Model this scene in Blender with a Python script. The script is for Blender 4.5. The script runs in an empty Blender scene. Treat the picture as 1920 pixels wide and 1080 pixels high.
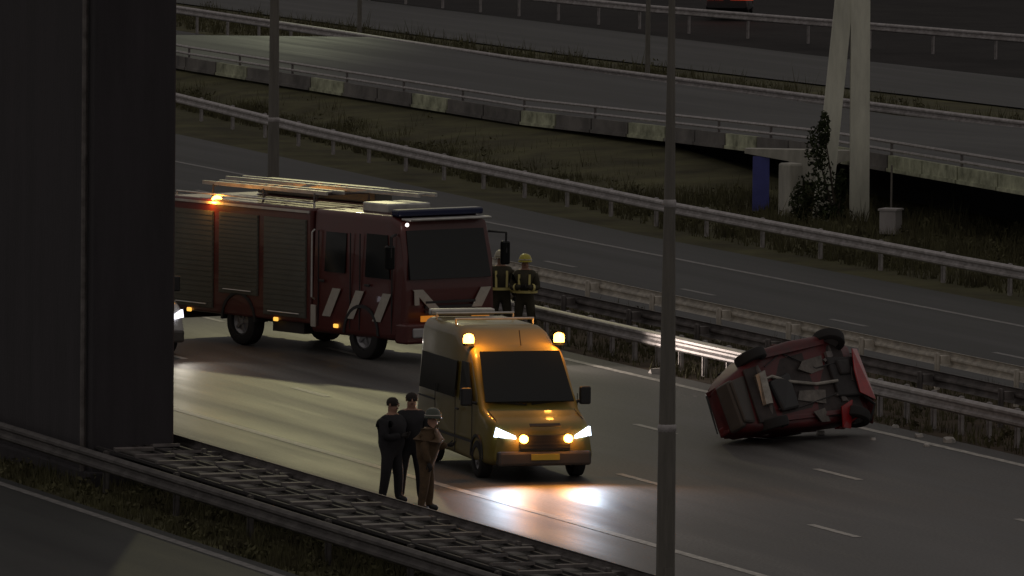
import bpy, bmesh, math, random
from mathutils import Vector, Matrix
R = math.radians
rnd = random.Random(7)
scn = bpy.context.scene
col = scn.collection

# ------------------------------------------------------------------ camera
# World frame: X runs along the motorway in the driving direction, Y across it towards the median.
cam_d = bpy.data.cameras.new('camera'); cam = bpy.data.objects.new('camera', cam_d); col.objects.link(cam)
TH = R(-70); PITCH = math.atan(1190 / 16000); ROLL = .01
def to_road(v): return Vector((v[0]*math.cos(TH)+v[1]*math.sin(TH), -v[0]*math.sin(TH)+v[1]*math.cos(TH), v[2]))
Fw = to_road((0, math.cos(PITCH), -math.sin(PITCH))); Uw = to_road((0, math.sin(PITCH), math.cos(PITCH))); Rw = to_road((1, 0, 0))
R2 = Rw*math.cos(ROLL)+Uw*math.sin(ROLL); U2 = Uw*math.cos(ROLL)-Rw*math.sin(ROLL)
m = Matrix.Identity(4)
for i in range(3):
    m[i][0] = R2[i]; m[i][1] = U2[i]; m[i][2] = -Fw[i]
m.translation = Vector((140.954, -51.303, 14.6))
cam.matrix_world = m
cam_d.sensor_width = 36; cam_d.lens = 300; cam_d.clip_start = 1; cam_d.clip_end = 6000
scn.camera = cam

# ------------------------------------------------------------------ night sky, exposure
w = bpy.data.worlds.new('World'); scn.world = w; w.use_nodes = True
bg = w.node_tree.nodes['Background']
bg.inputs['Color'].default_value = (1.0, .92, .88, 1)
bg.inputs['Strength'].default_value = .20
vs = scn.view_settings
vs.view_transform = 'Standard'; vs.look = 'None'; vs.gamma = 1; vs.exposure = 0; vs.use_curve_mapping = False
try:
    scn.cycles.max_bounces = 5; scn.cycles.use_denoising = True
    scn.cycles.sample_clamp_indirect = 4
except Exception: pass

# ------------------------------------------------------------------ materials
def mat(name, c, rough=.6, metal=0., spec=.5, var=.0, scale=3., bump=0., c2=None, emit=None, estr=0., coat=0., stretch=None):
    M = bpy.data.materials.new(name); M.use_nodes = True
    nt = M.node_tree; b = nt.nodes['Principled BSDF']
    b.inputs['Base Color'].default_value = (*c, 1); b.inputs['Roughness'].default_value = rough
    b.inputs['Metallic'].default_value = metal; b.inputs['Specular IOR Level'].default_value = spec
    b.inputs['Coat Weight'].default_value = coat
    if emit: b.inputs['Emission Color'].default_value = (*emit, 1); b.inputs['Emission Strength'].default_value = estr
    if var or c2 or bump:
        tc = nt.nodes.new('ShaderNodeTexCoord'); mp = nt.nodes.new('ShaderNodeMapping')
        nt.links.new(tc.outputs['Object'], mp.inputs['Vector'])
        if stretch: mp.inputs['Scale'].default_value = stretch
        n1 = nt.nodes.new('ShaderNodeTexNoise'); n1.inputs['Scale'].default_value = scale; n1.inputs['Detail'].default_value = 6; n1.inputs['Roughness'].default_value = .65
        nt.links.new(mp.outputs[0], n1.inputs['Vector'])
        cr = nt.nodes.new('ShaderNodeValToRGB')
        a = c2 if c2 else tuple(x*(1-var) for x in c); bb = tuple(min(1, x*(1+var)) for x in c)
        cr.color_ramp.elements[0].color = (*a, 1); cr.color_ramp.elements[1].color = (*bb, 1)
        cr.color_ramp.elements[0].position = .32; cr.color_ramp.elements[1].position = .68
        nt.links.new(n1.outputs['Fac'], cr.inputs['Fac']); nt.links.new(cr.outputs['Color'], b.inputs['Base Color'])
        mr = nt.nodes.new('ShaderNodeMapRange'); mr.inputs['To Min'].default_value = max(.03, rough-.12); mr.inputs['To Max'].default_value = min(1, rough+.12)
        nt.links.new(n1.outputs['Fac'], mr.inputs['Value']); nt.links.new(mr.outputs[0], b.inputs['Roughness'])
        if bump:
            n2 = nt.nodes.new('ShaderNodeTexNoise'); n2.inputs['Scale'].default_value = scale*9; n2.inputs['Detail'].default_value = 4
            nt.links.new(mp.outputs[0], n2.inputs['Vector'])
            bp = nt.nodes.new('ShaderNodeBump'); bp.inputs['Strength'].default_value = bump; bp.inputs['Distance'].default_value = .02
            nt.links.new(n2.outputs['Fac'], bp.inputs['Height']); nt.links.new(bp.outputs[0], b.inputs['Normal'])
    return M
MT = dict(
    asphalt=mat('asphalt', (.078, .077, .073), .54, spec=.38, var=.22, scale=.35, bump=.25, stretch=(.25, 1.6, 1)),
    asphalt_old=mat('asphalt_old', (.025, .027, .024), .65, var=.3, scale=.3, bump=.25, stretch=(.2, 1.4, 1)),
    paint=mat('road_paint', (.50, .48, .43), .56, spec=.38, var=.35, scale=6., c2=(.22, .21, .19)),
    paint_old=mat('road_paint_worn', (.22, .21, .2), .6, var=.4, scale=5., c2=(.10, .10, .095)),
    grass=mat('grass_ground', (.085, .082, .042), .95, spec=.1, var=.4, scale=.45, bump=.6, c2=(.050, .046, .028)),
    field=mat('dark_field', (.027, .025, .024), .95, spec=.1, var=.4, scale=.3),
    soil=mat('median_soil', (.085, .066, .046), .95, spec=.1, var=.4, scale=.7, bump=.6, c2=(.048, .038, .028)),
    blade=mat('grass_blade', (.095, .092, .046), .9, spec=.15, var=.4, scale=1.3, c2=(.055, .048, .03)),
    leaf=mat('leaf', (.032, .042, .016), .7, spec=.2, var=.5, scale=2.),
    bark=mat('bark', (.05, .04, .03), .9, var=.3),
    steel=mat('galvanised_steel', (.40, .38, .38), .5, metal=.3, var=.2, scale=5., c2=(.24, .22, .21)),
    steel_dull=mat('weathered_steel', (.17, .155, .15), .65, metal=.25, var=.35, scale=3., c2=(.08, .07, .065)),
    steel_lit=mat('lit_steel', (.66, .62, .54), .55, metal=.1, var=.15, scale=4., c2=(.42, .39, .34)),  # brighter copy of the rail steel, light on the rail put into the colour
    steel_dark=mat('dark_steel', (.10, .092, .088), .7, metal=.2, var=.35, scale=3., c2=(.05, .045, .042)),  # darker mottled steel for the rail by the slip road
    mast=mat('mast_steel', (.16, .15, .13), .6, metal=.3, var=.2, scale=2., stretch=(6, 6, .5)),
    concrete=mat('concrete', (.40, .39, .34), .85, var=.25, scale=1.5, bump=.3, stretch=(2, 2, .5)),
    concrete_dark=mat('dark_concrete', (.040, .036, .040), .9, var=.25, scale=.9, bump=.3, stretch=(2, 2, .3)),  # near-black concrete tone for the column and plinth
    concrete_edge=mat('stained_edge_concrete', (.16, .15, .14), .9, var=.35, scale=.9, c2=(.09, .085, .08)),
    concrete_pale=mat('pale_concrete', (.62, .62, .52), .8, var=.2, scale=1.2, bump=.2, stretch=(2, 2, .4)),
    concrete_lit=mat('lamp_lit_concrete', (.46, .48, .34), .85, var=.3, scale=1.8, c2=(.17, .18, .12)),  # greenish lamp light on the edge panels, put into their colour
    yellow=mat('yellow_paint', (.21, .165, .030), .45, coat=.3, var=.08, scale=2.),
    white=mat('white_paint', (.62, .62, .60), .35, coat=.3, var=.08, scale=2.),
    red=mat('red_paint', (.085, .014, .011), .42, coat=.4, var=.12, scale=2.),
    red_wreck=mat('red_paint_scraped', (.085, .007, .008), .55, coat=.15, var=.5, scale=3., c2=(.05, .006, .007)),
    red_bright=mat('red_paint_bright', (.34, .012, .016), .4, coat=.3, var=.3, scale=4.),
    black=mat('black_plastic', (.02, .02, .021), .55),
    bumper_grey=mat('bumper_plastic', (.07, .062, .055), .55, var=.15),
    rubber=mat('tyre_rubber', (.022, .021, .021), .85, var=.2),
    rim=mat('wheel_rim', (.30, .30, .31), .4, metal=.6),
    glass=mat('dark_glass', (.010, .012, .012), .12, spec=.35),
    chassis=mat('chassis', (.03, .027, .027), .7, var=.4, scale=5.),
    underside=mat('underside', (.045, .035, .032), .75, var=.5, scale=3., c2=(.015, .012, .012)),
    exhaust=mat('exhaust_metal', (.35, .33, .29), .45, metal=.7, var=.3, scale=6.),
    exhaust_dull=mat('heat_shield_metal', (.15, .135, .12), .6, metal=.4, var=.5, scale=5.),
    shutter=mat('roller_shutter', (.12, .12, .10), .5, metal=.35, var=.12),
    alu=mat('aluminium', (.55, .55, .52), .35, metal=.7, var=.15, scale=4.),
    retro=mat('retroreflective_white', (.45, .42, .36), .45, var=.1, scale=8.),
    retro_y=mat('retroreflective_yellow', (.68, .60, .22), .4, emit=None),
    amber=mat('amber_lamp', (1, .4, .05), .3, emit=(1, .36, .045), estr=18.),
    amber_flash=mat('amber_flasher', (1, .4, .05), .3, emit=(1, .34, .04), estr=26.),
    amber_dim=mat('amber_marker', (1, .55, .08), .3, emit=(1, .5, .08), estr=1.3),
    amber_flat=mat('amber_reflector', (.8, .28, .03), .3, emit=(1, .33, .03), estr=.30),
    amber_off=mat('amber_lens', (.6, .2, .02), .25),
    blue_off=mat('blue_lens', (.012, .018, .06), .25),
    head=mat('headlamp_lens', (1, 1, 1), .2, emit=(.66, .80, 1), estr=4.5),
    head_soft=mat('headlamp_lens_dipped', (1, 1, 1), .2, emit=(.9, .88, 1), estr=2.2),
    head_off=mat('headlamp_off', (.4, .4, .4), .15, spec=.8),
    white_lamp=mat('white_marker', (1, 1, 1), .3, emit=(1, .86, .8), estr=2.5),
    tail=mat('red_lamp', (.6, .02, .01), .3, emit=(1, .07, .02), estr=1.6),
    lamp=mat('street_lamp_lens', (1, 1, 1), .3, emit=(1, .86, .5), estr=20.),
    plate=mat('number_plate', (.55, .42, .05), .5),
    blue=mat('blue_board', (.07, .08, .30), .6, var=.15),
    grey_box=mat('cabinet_paint', (.36, .34, .33), .6, var=.2, scale=2., stretch=(1, 1, .4)),
    skin=mat('skin', (.34, .19, .13), .6),
    navy=mat('navy_cloth', (.020, .019, .022), .9, var=.3, scale=9.),
    brown=mat('tan_turnout_cloth', (.10, .062, .032), .9, var=.3, scale=9.),
    turnout=mat('dark_turnout_cloth', (.045, .040, .024), .9, var=.3, scale=9.),
    hair=mat('hair', (.02, .014, .01), .8),
    helmet_y=mat('yellow_helmet', (.50, .44, .04), .35, coat=.3),
    helmet_w=mat('pale_helmet', (.42, .38, .26), .35, coat=.3),
    helmet_g=mat('dark_green_helmet', (.05, .06, .04), .35, coat=.3),
    glove=mat('glove', (.03, .027, .025), .9),
    debris=mat('pale_debris', (.45, .43, .40), .6),
)

# ------------------------------------------------------------------ mesh helpers
def wear(M, k=1.):
    nt = M.node_tree; b = nt.nodes['Principled BSDF']; src = b.inputs['Base Color'].links[0].from_socket
    tc = nt.nodes.new('ShaderNodeTexCoord')
    def noise(scale, st, lo, hi, det=3):
        mp = nt.nodes.new('ShaderNodeMapping'); mp.inputs['Scale'].default_value = st
        n = nt.nodes.new('ShaderNodeTexNoise'); n.inputs['Scale'].default_value = scale; n.inputs['Detail'].default_value = det
        mr = nt.nodes.new('ShaderNodeMapRange'); mr.inputs['From Min'].default_value = .32; mr.inputs['From Max'].default_value = .68; mr.inputs['To Min'].default_value = lo; mr.inputs['To Max'].default_value = hi
        nt.links.new(tc.outputs['Object'], mp.inputs['Vector']); nt.links.new(mp.outputs[0], n.inputs['Vector']); nt.links.new(n.outputs['Fac'], mr.inputs['Value']); return mr.outputs[0]
    f1 = noise(1.0, (.012, 1.15, 1), .55, 1.45); f2 = noise(18., (1, 1, 1), .72, 1.28, 2); f3 = noise(.12, (.6, 2.2, 1), .75, 1.2)
    def mul(a, c):
        m_ = nt.nodes.new('ShaderNodeMath'); m_.operation = 'MULTIPLY'; nt.links.new(a, m_.inputs[0]); nt.links.new(c, m_.inputs[1]); return m_.outputs[0]
    f = mul(mul(f1, f2), f3)
    mx = nt.nodes.new('ShaderNodeVectorMath'); mx.operation = 'SCALE'; nt.links.new(src, mx.inputs[0]); nt.links.new(f, mx.inputs['Scale']); nt.links.new(mx.outputs[0], b.inputs['Base Color'])
    rg = b.inputs['Roughness'].links[0].from_socket
    ad = nt.nodes.new('ShaderNodeMapRange'); ad.inputs['From Min'].default_value = .62; ad.inputs['From Max'].default_value = 1.35; ad.inputs['To Min'].default_value = -.05; ad.inputs['To Max'].default_value = .06
    nt.links.new(f1, ad.inputs['Value']); su = nt.nodes.new('ShaderNodeMath'); su.operation = 'ADD'; nt.links.new(rg, su.inputs[0]); nt.links.new(ad.outputs[0], su.inputs[1]); nt.links.new(su.outputs[0], b.inputs['Roughness'])
wear(MT['asphalt']); wear(MT['asphalt_old'])
class MB:
    def __init__(s): s.v = []; s.f = []; s.mi = []; s.cur = 0
    def add(s, vs, fs):
        o = len(s.v); s.v += [tuple(p) for p in vs]; s.f += [tuple(i+o for i in f) for f in fs]; s.mi += [s.cur]*len(fs); return s
    def box(s, c, d, rz=0, tilt=None):
        hx, hy, hz = d[0]/2, d[1]/2, d[2]/2
        M = Matrix.Rotation(rz, 3, 'Z')
        if tilt is not None: M = tilt
        P = [Vector(c)+M @ Vector((x, y, z)) for x in (-hx, hx) for y in (-hy, hy) for z in (-hz, hz)]
        return s.add(P, [(0, 1, 3, 2), (4, 6, 7, 5), (0, 4, 5, 1), (2, 3, 7, 6), (0, 2, 6, 4), (1, 5, 7, 3)])
    def bbox(s, c, d, b=.02):                      # chamfered box
        bm = bmesh.new(); bmesh.ops.create_cube(bm, size=1)
        for v in bm.verts: v.co = Vector((v.co.x*d[0], v.co.y*d[1], v.co.z*d[2]))
        bmesh.ops.bevel(bm, geom=bm.edges[:], offset=b, segments=2, affect='EDGES', profile=.5)
        bm.verts.index_update()
        s.add([v.co+Vector(c) for v in bm.verts], [[v.index for v in f.verts] for f in bm.faces]); bm.free(); return s
    def slab(s, q, t):                              # a quad or polygon given thickness t behind it
        q = [Vector(p) for p in q]; nn = (q[1]-q[0]).cross(q[2]-q[0]).normalized(); k = len(q)
        P = q+[p-nn*t for p in q]
        return s.add(P, [tuple(range(k)), tuple(range(2*k-1, k-1, -1))]+[(i, k+i, k+(i+1) % k, (i+1) % k) for i in range(k)])
    def tube(s, pts, rad, n=8, cap=True):
        pts = [Vector(p) for p in pts]; rr = rad if hasattr(rad, '__len__') else [rad]*len(pts)
        V = []; k = len(pts); ref = None
        for i, p in enumerate(pts):
            t = (pts[min(i+1, k-1)]-pts[max(i-1, 0)]).normalized()
            a = Vector((0, 0, 1)) if abs(t.z) < .9 else Vector((1, 0, 0))
            x = t.cross(a).normalized(); y = t.cross(x)
            for j in range(n):
                an = 2*math.pi*j/n; V.append(p+(x*math.cos(an)+y*math.sin(an))*rr[i])
        Fc = [(i*n+j, i*n+(j+1) % n, (i+1)*n+(j+1) % n, (i+1)*n+j) for i in range(k-1) for j in range(n)]
        if cap: Fc += [tuple(range(n-1, -1, -1)), tuple(range((k-1)*n, k*n))]
        return s.add(V, Fc)
    def lathe(s, prof, n=20, c=(0, 0, 0), axis='Z', cap=True):
        V = []; k = len(prof)
        for (r, h) in prof:
            for j in range(n):
                a = 2*math.pi*j/n; x, y = r*math.cos(a), r*math.sin(a)
                p = (x, y, h) if axis == 'Z' else ((x, h, y) if axis == 'Y' else (h, x, y))
                V.append(Vector(p)+Vector(c))
        Fc = [(i*n+j, i*n+(j+1) % n, (i+1)*n+(j+1) % n, (i+1)*n+j) for i in range(k-1) for j in range(n)]
        if cap: Fc += [tuple(range(n-1, -1, -1)), tuple(range((k-1)*n, k*n))]
        return s.add(V, Fc)
    def arch(s, c, r0, r1, y0, y1, n=14):
        V = []
        for j in range(n+1):
            a = math.pi*j/n
            for (r, y) in ((r0, y0), (r1, y0), (r1, y1), (r0, y1)): V.append((c[0]+r*math.cos(a), c[1]+y, c[2]+r*math.sin(a)))
        return s.add(V, [(j*4+q, j*4+(q+1) % 4, j*4+4+(q+1) % 4, j*4+4+q) for j in range(n) for q in range(4)]+[(3, 2, 1, 0), (n*4, n*4+1, n*4+2, n*4+3)])
    def loft(s, st, k=3):
        """stations (x, zb, zt, half width at bottom, half width at top, corner radius): rounded cross-sections"""
        rings = []
        for (x, zb, zt, wb, wt, r) in st:
            ring = []
            def arc(cy, cz, a0):
                for i in range(k+1):
                    a = a0+math.pi/2*i/k; ring.append((x, cy+r*math.cos(a), cz+r*math.sin(a)))
            arc(wt-r, zt-r, 0); arc(-wt+r, zt-r, math.pi/2); arc(-wb+r, zb+r, math.pi); arc(wb-r, zb+r, 1.5*math.pi)
            rings.append(ring)
        n = len(rings[0]); V = [p for ring in rings for p in ring]
        Fc = [(i*n+j, i*n+(j+1) % n, (i+1)*n+(j+1) % n, (i+1)*n+j) for i in range(len(rings)-1) for j in range(n)]
        Fc += [tuple(range(n-1, -1, -1)), tuple(range((len(rings)-1)*n, len(rings)*n))]
        return s.add(V, Fc)
    def mesh(s, name, ms, smooth=False):
        me = bpy.data.meshes.new(name); me.from_pydata(s.v, [], s.f); me.update()
        for mm in (ms if isinstance(ms, (list, tuple)) else [ms]): me.materials.append(mm)
        if isinstance(ms, (list, tuple)): me.polygons.foreach_set('material_index', s.mi)
        bm = bmesh.new(); bm.from_mesh(me); bmesh.ops.recalc_face_normals(bm, faces=bm.faces[:]); bm.to_mesh(me); bm.free()
        if smooth:
            for p in me.polygons: p.use_smooth = True
            try: me.set_sharp_from_angle(angle=R(38))
            except Exception: pass
        return me
    def build(s, name, ms, parent=None, loc=None, rz=0, smooth=False, **kw):
        return link(name, s.mesh(name, ms, smooth), parent, loc, rz, **kw)
def link(name, me, parent=None, loc=None, rz=0, rot=None, **kw):
    o = bpy.data.objects.new(name, me); col.objects.link(o)
    if parent: o.parent = parent
    if loc: o.location = loc
    if rz: o.rotation_euler = (0, 0, rz)
    if rot: o.rotation_euler = rot
    for k, v in kw.items(): o[k] = v
    return o
def thing(name, label, cat, loc=(0, 0, 0), rz=0, group=None, rot=None):
    o = link(name, None, None, loc, rz, rot); o.empty_display_size = .3
    o['label'] = label; o['category'] = cat
    if group: o['group'] = group
    return o
def lampobj(name, kind, loc, power, color, parent=None, size=.15, aim=None, angle=90, blend=.6):
    d = bpy.data.lights.new(name, kind); d.energy = power; d.color = color; d.shadow_soft_size = size
    if kind == 'SPOT': d.spot_size = R(angle); d.spot_blend = blend
    o = bpy.data.objects.new(name, d); col.objects.link(o); o.location = loc
    if parent: o.parent = parent
    if aim is not None: o.rotation_euler = (Vector(aim)-Vector(loc)).to_track_quat('-Z', 'Y').to_euler()
    return o

# ------------------------------------------------------------------ the setting: ground, roads, markings
def sheet(name, pts, z, m_, sub=None):
    b = MB(); b.add([(x, y, z) for x, y in pts], [tuple(range(len(pts)))])
    return b.build(name, m_, kind='structure')
sheet('ground', [(-1800, -900), (600, -900), (600, 1500), (-1800, 1500)], -.05, MT['grass'])
sheet('far_field', [(-1800, 62), (-150, 66), (100, 80), (600, 80), (600, 1500), (-1800, 1500)], -.03, MT['field'])
main_road = sheet('carriageway', [(-500, -5.15), (200, -5.15), (200, 10.85), (-500, 10.85)], 0, MT['asphalt'])
median = sheet('median', [(-500, 10.85), (200, 10.85), (200, 15.9), (-500, 15.9)], -.02, MT['soil'])
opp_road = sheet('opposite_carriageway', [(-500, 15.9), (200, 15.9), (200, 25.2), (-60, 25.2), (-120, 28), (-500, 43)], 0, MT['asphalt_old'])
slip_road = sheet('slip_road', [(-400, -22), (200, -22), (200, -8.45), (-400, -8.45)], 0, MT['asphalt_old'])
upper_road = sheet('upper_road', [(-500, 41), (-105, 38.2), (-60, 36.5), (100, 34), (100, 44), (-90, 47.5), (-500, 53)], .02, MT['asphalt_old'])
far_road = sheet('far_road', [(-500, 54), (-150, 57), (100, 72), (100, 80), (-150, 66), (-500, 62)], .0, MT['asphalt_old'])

def strip(parent, x0, x1, y, wd, m_, y1=None):
    y1 = y if y1 is None else y1
    b = MB(); b.add([(x0, y-wd/2, .006), (x1, y1-wd/2, .006), (x1, y1+wd/2, .006), (x0, y+wd/2, .006)], [(0, 1, 2, 3)])
    return b.build('edge_line', m_, parent)
strip(main_road, -300, 120, -1.33, .19, MT['paint'])
strip(main_road, -300, 120, 10.15, .19, MT['paint'])
strip(opp_road, -300, 120, 23.0, .17, MT['paint_old'])
strip(slip_road, -200, 120, -8.78, .19, MT['paint_old'])
strip(upper_road, -400, -105, 42.4, .16, MT['paint_old'], 39.6)
dash = MB(); dash.add([(-1.05, -.075, .006), (1.05, -.075, .006), (1.05, .075, .006), (-1.05, .075, .006)], [(0, 1, 2, 3)])
dash_me = dash.mesh('lane_dash', MT['paint']); dash_old = dash.mesh('lane_dash_worn', MT['paint_old'])
for i in range(-14, 6):
    link('lane_dash', dash_me, main_road, (9.2+9.15*i, 2.43, 0))
    link('lane_dash', dash_me, main_road, (.05+9.15*i, 6.22, 0))
for i in range(-12, 4):
    link('lane_dash', dash_old, opp_road, (-50.5+9.15*i, 19.6, 0))

# ------------------------------------------------------------------ guide rails
def wbeam(L):
    prof = [(-.0, .31), (.035, .305), (.08, .265), (.08, .22), (.02, .175), (.02, .135), (.08, .09), (.08, .045), (.035, .005), (0, 0)]
    back = [(y-.012, z) for y, z in reversed(prof)]
    pr_ = prof+back; b = MB(); n = len(pr_)
    V = [(x, y, z) for x in (0, L) for y, z in pr_]
    Fc = [(j, (j+1) % n, n+(j+1) % n, n+j) for j in range(n)]+[(i, i+1, n-2-i, n-1-i) for i in range(9)]+[(n+i, n+n-1-i, n+n-2-i, n+i+1) for i in range(9)]
    return b.add(V, Fc)
post_mb = MB(); post_mb.box((0, 0, .36), (.10, .05, .74)); post_mb.box((0, 0, .36), (.03, .11, .72))
brk_mb = MB(); brk_mb.box((0, 0, 0), (.14, .20, .16))
beam_cache = {}
def guide_rail(label, pts, face, mk, post_step=4, cross=None, zt=.75, skip=None, group=None, z0=0.):
    """pts: polyline; face = +1 beam bulges to +Y, -1 to -Y; cross=(y0,y1) offsets of transverse bars"""
    t = thing('guide_rail', label, 'guide rail', (pts[0][0], pts[0][1], z0), group=group)
    if mk not in beam_cache:
        beam_cache[mk] = (wbeam(4.0).mesh('beam', MT[mk], True), post_mb.mesh('post', MT[mk]), brk_mb.mesh('spacer', MT[mk]))
    bme, pme, kme = beam_cache[mk]; O = Vector((pts[0][0], pts[0][1], 0))
    for (a, b) in zip(pts, pts[1:]):
        A = Vector((a[0], a[1], 0)); B = Vector((b[0], b[1], 0)); d = B-A; L = d.length; u = d/L; an = math.atan2(d.y, d.x)
        nb = max(1, round(L/4)); step = L/nb
        for i in range(nb):
            p = A+u*(step*i)
            o = link('beam', bme, t, p-O+Vector((0, 0, zt-.31))); o.scale = (step/4*.998, 1, 1)
            o.rotation_euler = (0, 0, an)
            if face < 0: o.location = p+u*step-O+Vector((0, 0, zt-.31)); o.rotation_euler = (0, 0, an+math.pi)
        npst = max(1, round(L/post_step)); ps = L/npst
        nrm = Vector((-u.y, u.x, 0))*face
        for i in range(npst):
            p = A+u*(ps*(i+.5))
            if skip and skip[0] < p.x < skip[1]: continue
            link('post', pme, t, p-O-nrm*.26, rz=an)
            link('spacer', kme, t, p-O-nrm*.11+Vector((0, 0, zt-.155)), rz=an)
        if cross:
            nc = max(1, round(L/1.2)); cs = L/nc
            wdt = abs(cross[1]-cross[0]); cme = beam_cache.setdefault(('c', mk, wdt), None)
            if cme is None:
                c_ = MB(); c_.box((0, 0, 0), (.15, wdt, .05)); cme = c_.mesh('cross_bar', MT['steel_dull']); beam_cache[('c', mk, wdt)] = cme
            for i in range(nc):
                p = A+u*(cs*(i+.5))
                if skip and skip[0] < p.x < skip[1]: continue
                o = link('cross_bar', cme, t, p-O+Vector((0, (cross[0]+cross[1])/2, zt-.05+rnd.uniform(-.012, .012)))); o.rotation_euler = (0, rnd.uniform(-.1, .1), rnd.uniform(-.03, .03))
            for yy in cross:
                c_ = MB(); c_.box((L/2, yy, zt-.10), (L, .06, .05)); c_.build('side_channel', MT['chassis'], t, A-O)
    return t
g1 = guide_rail('long guide rail with ladder-like cross bars beside the lit hard shoulder and three people', [(-62, -5.42), (38, -5.42)], 1, 'steel_dull', 4, (-.35, -.85), skip=(-10.8, -1.3))
b = MB(); b.bbox((50, -.78, .575), (100, 1.05, .06), .02); b.build('filler_slab', MT['concrete_edge'], g1)  # added slab under the cross bars, lightens the dark gaps between them
b = MB(); b.bbox((50, -.14, .22), (100, .20, .56), .03); b.build('plinth', MT['concrete_dark'], g1)
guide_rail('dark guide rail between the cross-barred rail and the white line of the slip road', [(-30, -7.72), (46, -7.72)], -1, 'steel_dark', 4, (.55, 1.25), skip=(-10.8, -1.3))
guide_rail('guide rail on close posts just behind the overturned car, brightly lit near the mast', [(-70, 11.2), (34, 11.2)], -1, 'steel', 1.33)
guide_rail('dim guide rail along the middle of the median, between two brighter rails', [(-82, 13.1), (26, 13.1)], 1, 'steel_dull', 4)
guide_rail('bright topped guide rail along the median edge of the opposite carriageway', [(-90, 15.15), (22, 15.15)], 1, 'steel_lit', 4)
guide_rail('twin ridged guide rail beyond the opposite carriageway, below the grass bank and pylon', [(-185, 37.2), (-150, 33.6), (-113.6, 30.15), (-96, 28.5), (-80, 27.4), (-61, 26.45), (-41, 26.1), (0, 26)], -1, 'steel', 4)
guide_rail('thin guide rail on the far side of the upper road, crossing behind the pylon', [(-230, 51.0), (-171, 48.4), (-130.4, 47.4), (-94.4, 48.6), (-50, 50.5)], -1, 'steel', 4, zt=1.0)
guide_rail('faint guide rail along the topmost road, near the distant car with red lamps', [(-200, 65.2), (-169, 67.3), (-147.6, 71.1), (-100, 80)], -1, 'steel', 4, zt=1.0)

# ------------------------------------------------------------------ low viaduct with edge panels
via = thing('viaduct', 'low concrete viaduct with stained edge panels crossing behind the grass bank', 'viaduct', (0, 0, 0))
edge = [(-150, 37.4, .95), (-132, 36.3, .95), (-98.6, 36.1, .96), (-86.5, 36.1, 1.15), (-70.2, 34.3, 1.6), (-57.8, 33.0, 1.75), (-35, 31, 1.95)]
def along(pl, step):
    out = []; acc = 0
    for a, b in zip(pl, pl[1:]):
        a, b = Vector(a), Vector(b); L = (b-a).length; n_ = max(1, round(L/step))
        for i in range(n_): out.append((a+(b-a)*(i/n_), a+(b-a)*((i+1)/n_)))
    return out
for i, (a, b) in enumerate(along(edge, 3.3)):
    u = (b-a).normalized(); out_ = Vector((u.y, -u.x, 0)).normalized(); g_ = u*.06
    q = [a+g_-Vector((0, 0, .42)), b-g_-Vector((0, 0, .42)), b-g_, a+g_]
    p_ = MB(); p_.slab(q, .16)
    p_.slab([q[0]+out_*.05+Vector((0, 0, .0)), q[1]+out_*.05, q[1]+out_*.05+Vector((0, 0, .09)), q[0]+out_*.05+Vector((0, 0, .09))], .055)
    p_.build('edge_panel', MT['concrete_lit'] if a.x > -66 or (i*7) % 3 == 0 else MT['concrete_edge'], via)  # paler painted tone where the panels catch the lamp light
dk = MB(); dkf = [Vector(p) for p in edge]
V = []; Fc = []
for p in dkf:
    V += [p+Vector((0, .1, -.02)), p+Vector((4, 10.5, -.02)), p+Vector((4, 10.5, -.32)), p+Vector((0, .1, -.32))]
for i in range(len(dkf)-1):
    for j in range(4): Fc.append((i*4+j, i*4+(j+1) % 4, (i+1)*4+(j+1) % 4, (i+1)*4+j))
dk.add(V, Fc+[(3, 2, 1, 0), tuple(range(len(V)-4, len(V)))]); dk.build('deck', MT['asphalt_old'], via)
for zz, nm in ((.34, 'parapet_rail'), (.12, 'parapet_rail')):
    r_ = MB(); r_.tube([p+Vector((0, .12, zz)) for p in dkf], .045, 6); r_.build(nm, MT['steel'], via)
for i, (a, b) in enumerate(along(edge, 5.2)):
    r_ = MB(); r_.box((0, 0, .2), (.06, .06, .44)); r_.build('parapet_post', MT['steel_dull'], via, a+Vector((0, .12, -.05)))
pc = MB()
ang = [(-1.9, .1), (1.0, .1), (1.0, -.10), (.62, -.22), (.40, -.42), (.27, -.75), (-.27, -.75), (-.40, -.42), (-.75, -.20), (-1.9, -.02)]
pc.slab([(x, 0, z) for x, z in reversed(ang)], -.55); pc.build('pier_cap', MT['concrete'], via, (-67.35, 33.0, 1.52), rz=R(60))
pr_ = MB(); pr_.loft([(0, 0, .52, .25, .25, .06)], 2); 
pb = MB(); pb.bbox((0, 0, .48), (.5, .46, 1.9), .06); pb.build('pier', MT['concrete'], via, (-66.75, 32.05, -.1), rz=R(20))
pb = MB(); pb.slab([(-.22, 0, 0), (.22, 0, 0), (.22, 0, 1.45), (-.22, 0, 1.45)], .05)
o = pb.build('board', MT['blue'], None, (-68.1, 31.75, -.02), rz=R(72)); o['label'] = 'upright blue board standing left of the concrete bridge pier'; o['category'] = 'board'

bank = MB(); V = []
for (x, y, z) in [(-200, 42.2, .9)]+edge[:3]+[(-86.5, 36.1, 1.0), (-76, 34.8, .8), (-71.5, 34.4, .3), (-70.5, 34.3, -.04)]:
    yb = 27.6+max(0, (-60-x)*.088)
    V += [(x, yb, -.04), (x, yb+(y-yb)*.5, (z-.45)*.62), (x, y+.4, max(-.04, z-.45)), (x, y+2.5, -.06)]
bank.add(V, [(i*4+j, i*4+4+j, i*4+5+j, i*4+1+j) for i in range(len(V)//4-1) for j in range(3)])
bank.build('grass_bank', MT['grass'], kind='structure')
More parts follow.
